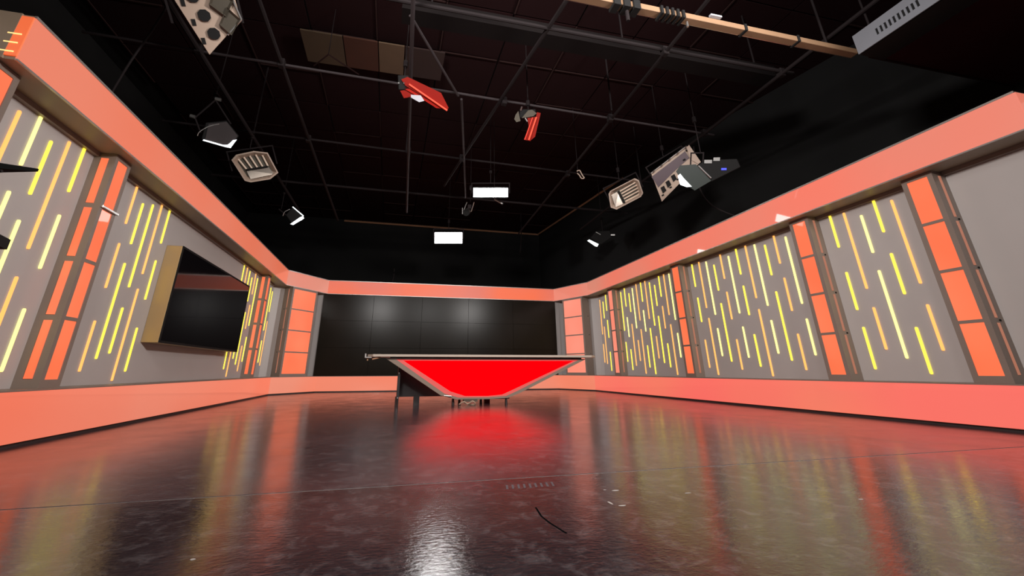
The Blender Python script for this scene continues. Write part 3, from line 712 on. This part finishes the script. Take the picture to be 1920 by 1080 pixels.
cable('rim_wire', [(-.27, -.03, .02), (-.22, .08, .02), (-.10, .15, .02)], .01, METAL, r)
hang(r, 'small_left', -.30, .15, 5.0)
tag(r, 'small black lamp with two thin white lit edges, beyond the left soft light', 'lamp')
r = empty('small_black_lamp', mw=fmat('small_right'))
bm = bmesh.new(); add_prism(bm, [(-.36, .0), (-.20, .20), (.20, .22), (.28, .02), (-.05, -.20)], -.2, .0); done(bm, 'lamp_body', BLACK, r, .01)
prism('lit_lens', [(-.46, -.09), (-.40, -.05), (-.12, -.19), (-.16, -.27), (-.22, -.26)], .002, .014, GLOW, r)
box('latch', (.24, .07, .0), (.36, .11, .02), METAL, r); rod('rim_wire', (-.20, .18, .02), (-.06, .10, .02), .01, METAL, r)
hang(r, 'small_right', 0, .18, 5)
tag(r, 'small black lamp with a short white lit slot, above the far right fascia', 'lamp')

# red lamps
r = empty('red_flap_lamp', mw=fmat('red_left'))
door(r, [(-.33, .20), (-.234, .238), (.26, .008), (.368, -.215), (.341, -.255), (-.27, .11)], .0, REDP, .008, 'upper_flap')
rod('red_tube', (-.217, .131, .02), (.345, -.255, .02), .013, REDT, r)
door(r, [(-.30, .07), (-.22, .13), (.30, -.23), (.18, -.22), (-.02, -.09)], -.02, mat('lower_red_flap', (.34, .012, .006), .5, spec=.12), .008, 'lower_flap')
door(r, [(-.358, .039), (-.25, .05), (-.10, -.04), (-.309, -.07)], -.04, REDP, .008, 'side_flap')
prism('paper_tag', [(-.20, -.02), (-.05, -.03), (-.0, -.11), (-.08, -.13), (-.20, -.06)], .0, .005, CLOTHP, r)
box('lamp_body', (-.38, .05, -.16), (-.22, .26, -.02), BLACK, r, .01)
for x in (-.37, -.29): rod('screw', (x, .15, -.03), (x, .15, .0), .012, METAL, r)
hang(r, 'red_left', -.28, .25, 5.04)
tag(r, 'long red gelled lamp with open flaps and a white tag, left of centre in grid', 'lamp', 'red lamps in the pipe grid')
r = empty('red_flap_lamp', mw=fmat('red_right'))
door(r, [(-.06, .17), (.107, .19), (.0, -.225), (-.118, -.202), (-.03, .0)], .0, REDP, .008, 'front_flap')
rod('red_tube', (.03, .18, .02), (-.10, -.20, .02), .010, REDT2, r); rod('red_tube', (.095, .185, .02), (-.03, -.205, .02), .014, REDT, r)
door(r, [(.105, .271), (.17, .253), (.08, -.15), (.01, -.21)], -.02, REDP, .008, 'side_flap')
prism('beige_hood', [(-.16, .17), (-.05, .30), (.02, .31), (.10, .25), (.04, .20), (-.08, .18)], -.03, -.01, DARKR, r)
prism('beige_hood', [(-.27, .22), (-.22, .29), (-.20, .20), (-.18, .12), (-.25, .10), (-.29, .15)], -.03, -.01, DARKR, r)
box('lamp_body', (-.2, .18, -.2), (.08, .32, -.04), BLACK, r, .01)
rod('screw', (-.18, .30, -.03), (-.16, .36, 0), .014, METAL, r); rod('hinge', (-.10, .17, 0), (-.06, .11, 0), .012, METAL, r)
hang(r, 'red_right', -.05, .3, 5.04)
tag(r, 'small upright red gelled lamp hanging right of centre in the grid', 'lamp', 'red lamps in the pipe grid')
r = empty('pipe_hook', mw=fmat('clamp'))
cable('hook', [(-.08, .07, 0), (-.02, .09, 0), (.02, .03, 0), (.06, -.04, 0), (.09, -.08, 0), (.03, -.09, 0), (-.02, -.02, 0), (-.07, .03, 0)], .013, BEIGE, r)
inv = fmat('clamp').inverted(); a = fmat('clamp') @ Vector((-.06, .08, 0))
rod('shank', inv @ a, inv @ Vector((a.x, a.y, 6.585)), .008, PIPE, r)
tag(r, 'small loose beige hook hanging from the right-hand grid pipe', 'hook')

# black monitor hood at the left edge -------------------------------------
h = empty('prompter_hood', (-.80, .88, 0))
bm = bmesh.new()
T = [(-.35, -.05, .985), (.107, .03, .972), (-.35, .10, .985)]; B2 = [(-.35, -.05, .935), (.107, .03, .966), (-.35, .10, .935)]
A = [bm.verts.new(p) for p in T]; C = [bm.verts.new(p) for p in B2]
bm.faces.new(A); bm.faces.new(C[::-1])
for i in range(3): bm.faces.new((A[i], A[(i + 1) % 3], C[(i + 1) % 3], C[i]))
done(bm, 'hood_top', BLACK, h)
rod('hood_rib', (-.35, .02, .91), (.06, .02, .957), .003, PIPE, h)
prism('hood_floor', [(-.35, .0), (.075, .02), (.055, .1), (-.35, .12)], .825, .845, BLACK, h)
box('hood_back', (-.37, -.05, .80), (-.35, .12, 1.0), BLACK, h)
rod('stand_pole', (-.36, .03, 0), (-.36, .03, .80), .02, PIPE, h)
box('stand_foot', (-.5, -.1, 0), (-.22, .16, .015), BLACK, h)
tag(h, 'black pointed hood of a screen poking in at the left picture edge', 'hood')

# hanging cables ----------------------------------------------------------
c = cable('hanging_cable', [(5.78, 6.4, 4.95), (5.9, 6.6, 4.2), (6.05, 6.5, 3.7), (6.35, 6.2, 3.35)], .014, PIPE); tag(c, 'black cable drooping from the right lamp bank to the fascia', 'cable')
c = cable('hanging_cable', [(-3.10, 4.9, 5.0), (-3.25, 5.0, 4.6), (-3.42, 5.08, 4.1), (-3.62, 5.2, 3.36)], .014, PIPE); tag(c, 'black cable running down from the grid to the left fascia', 'cable')
c = cable('hanging_cable', [(4.70, 15, 6.6), (4.70, 15, 5.8), (4.66, 15, 5.2), (4.62, 15, 4.9)], .02, PIPE); tag(c, 'short dark cable hanging against the black back wall, right side', 'cable')
c = cable('hanging_cable', [(-.1, 15.2, 4.1), (-.1, 15.2, 3.8), (-.14, 15.1, 3.5), (-.14, 14.5, 3.36)], .02, PIPE); tag(c, 'short dark cable rising from the back fascia above the video wall', 'cable')
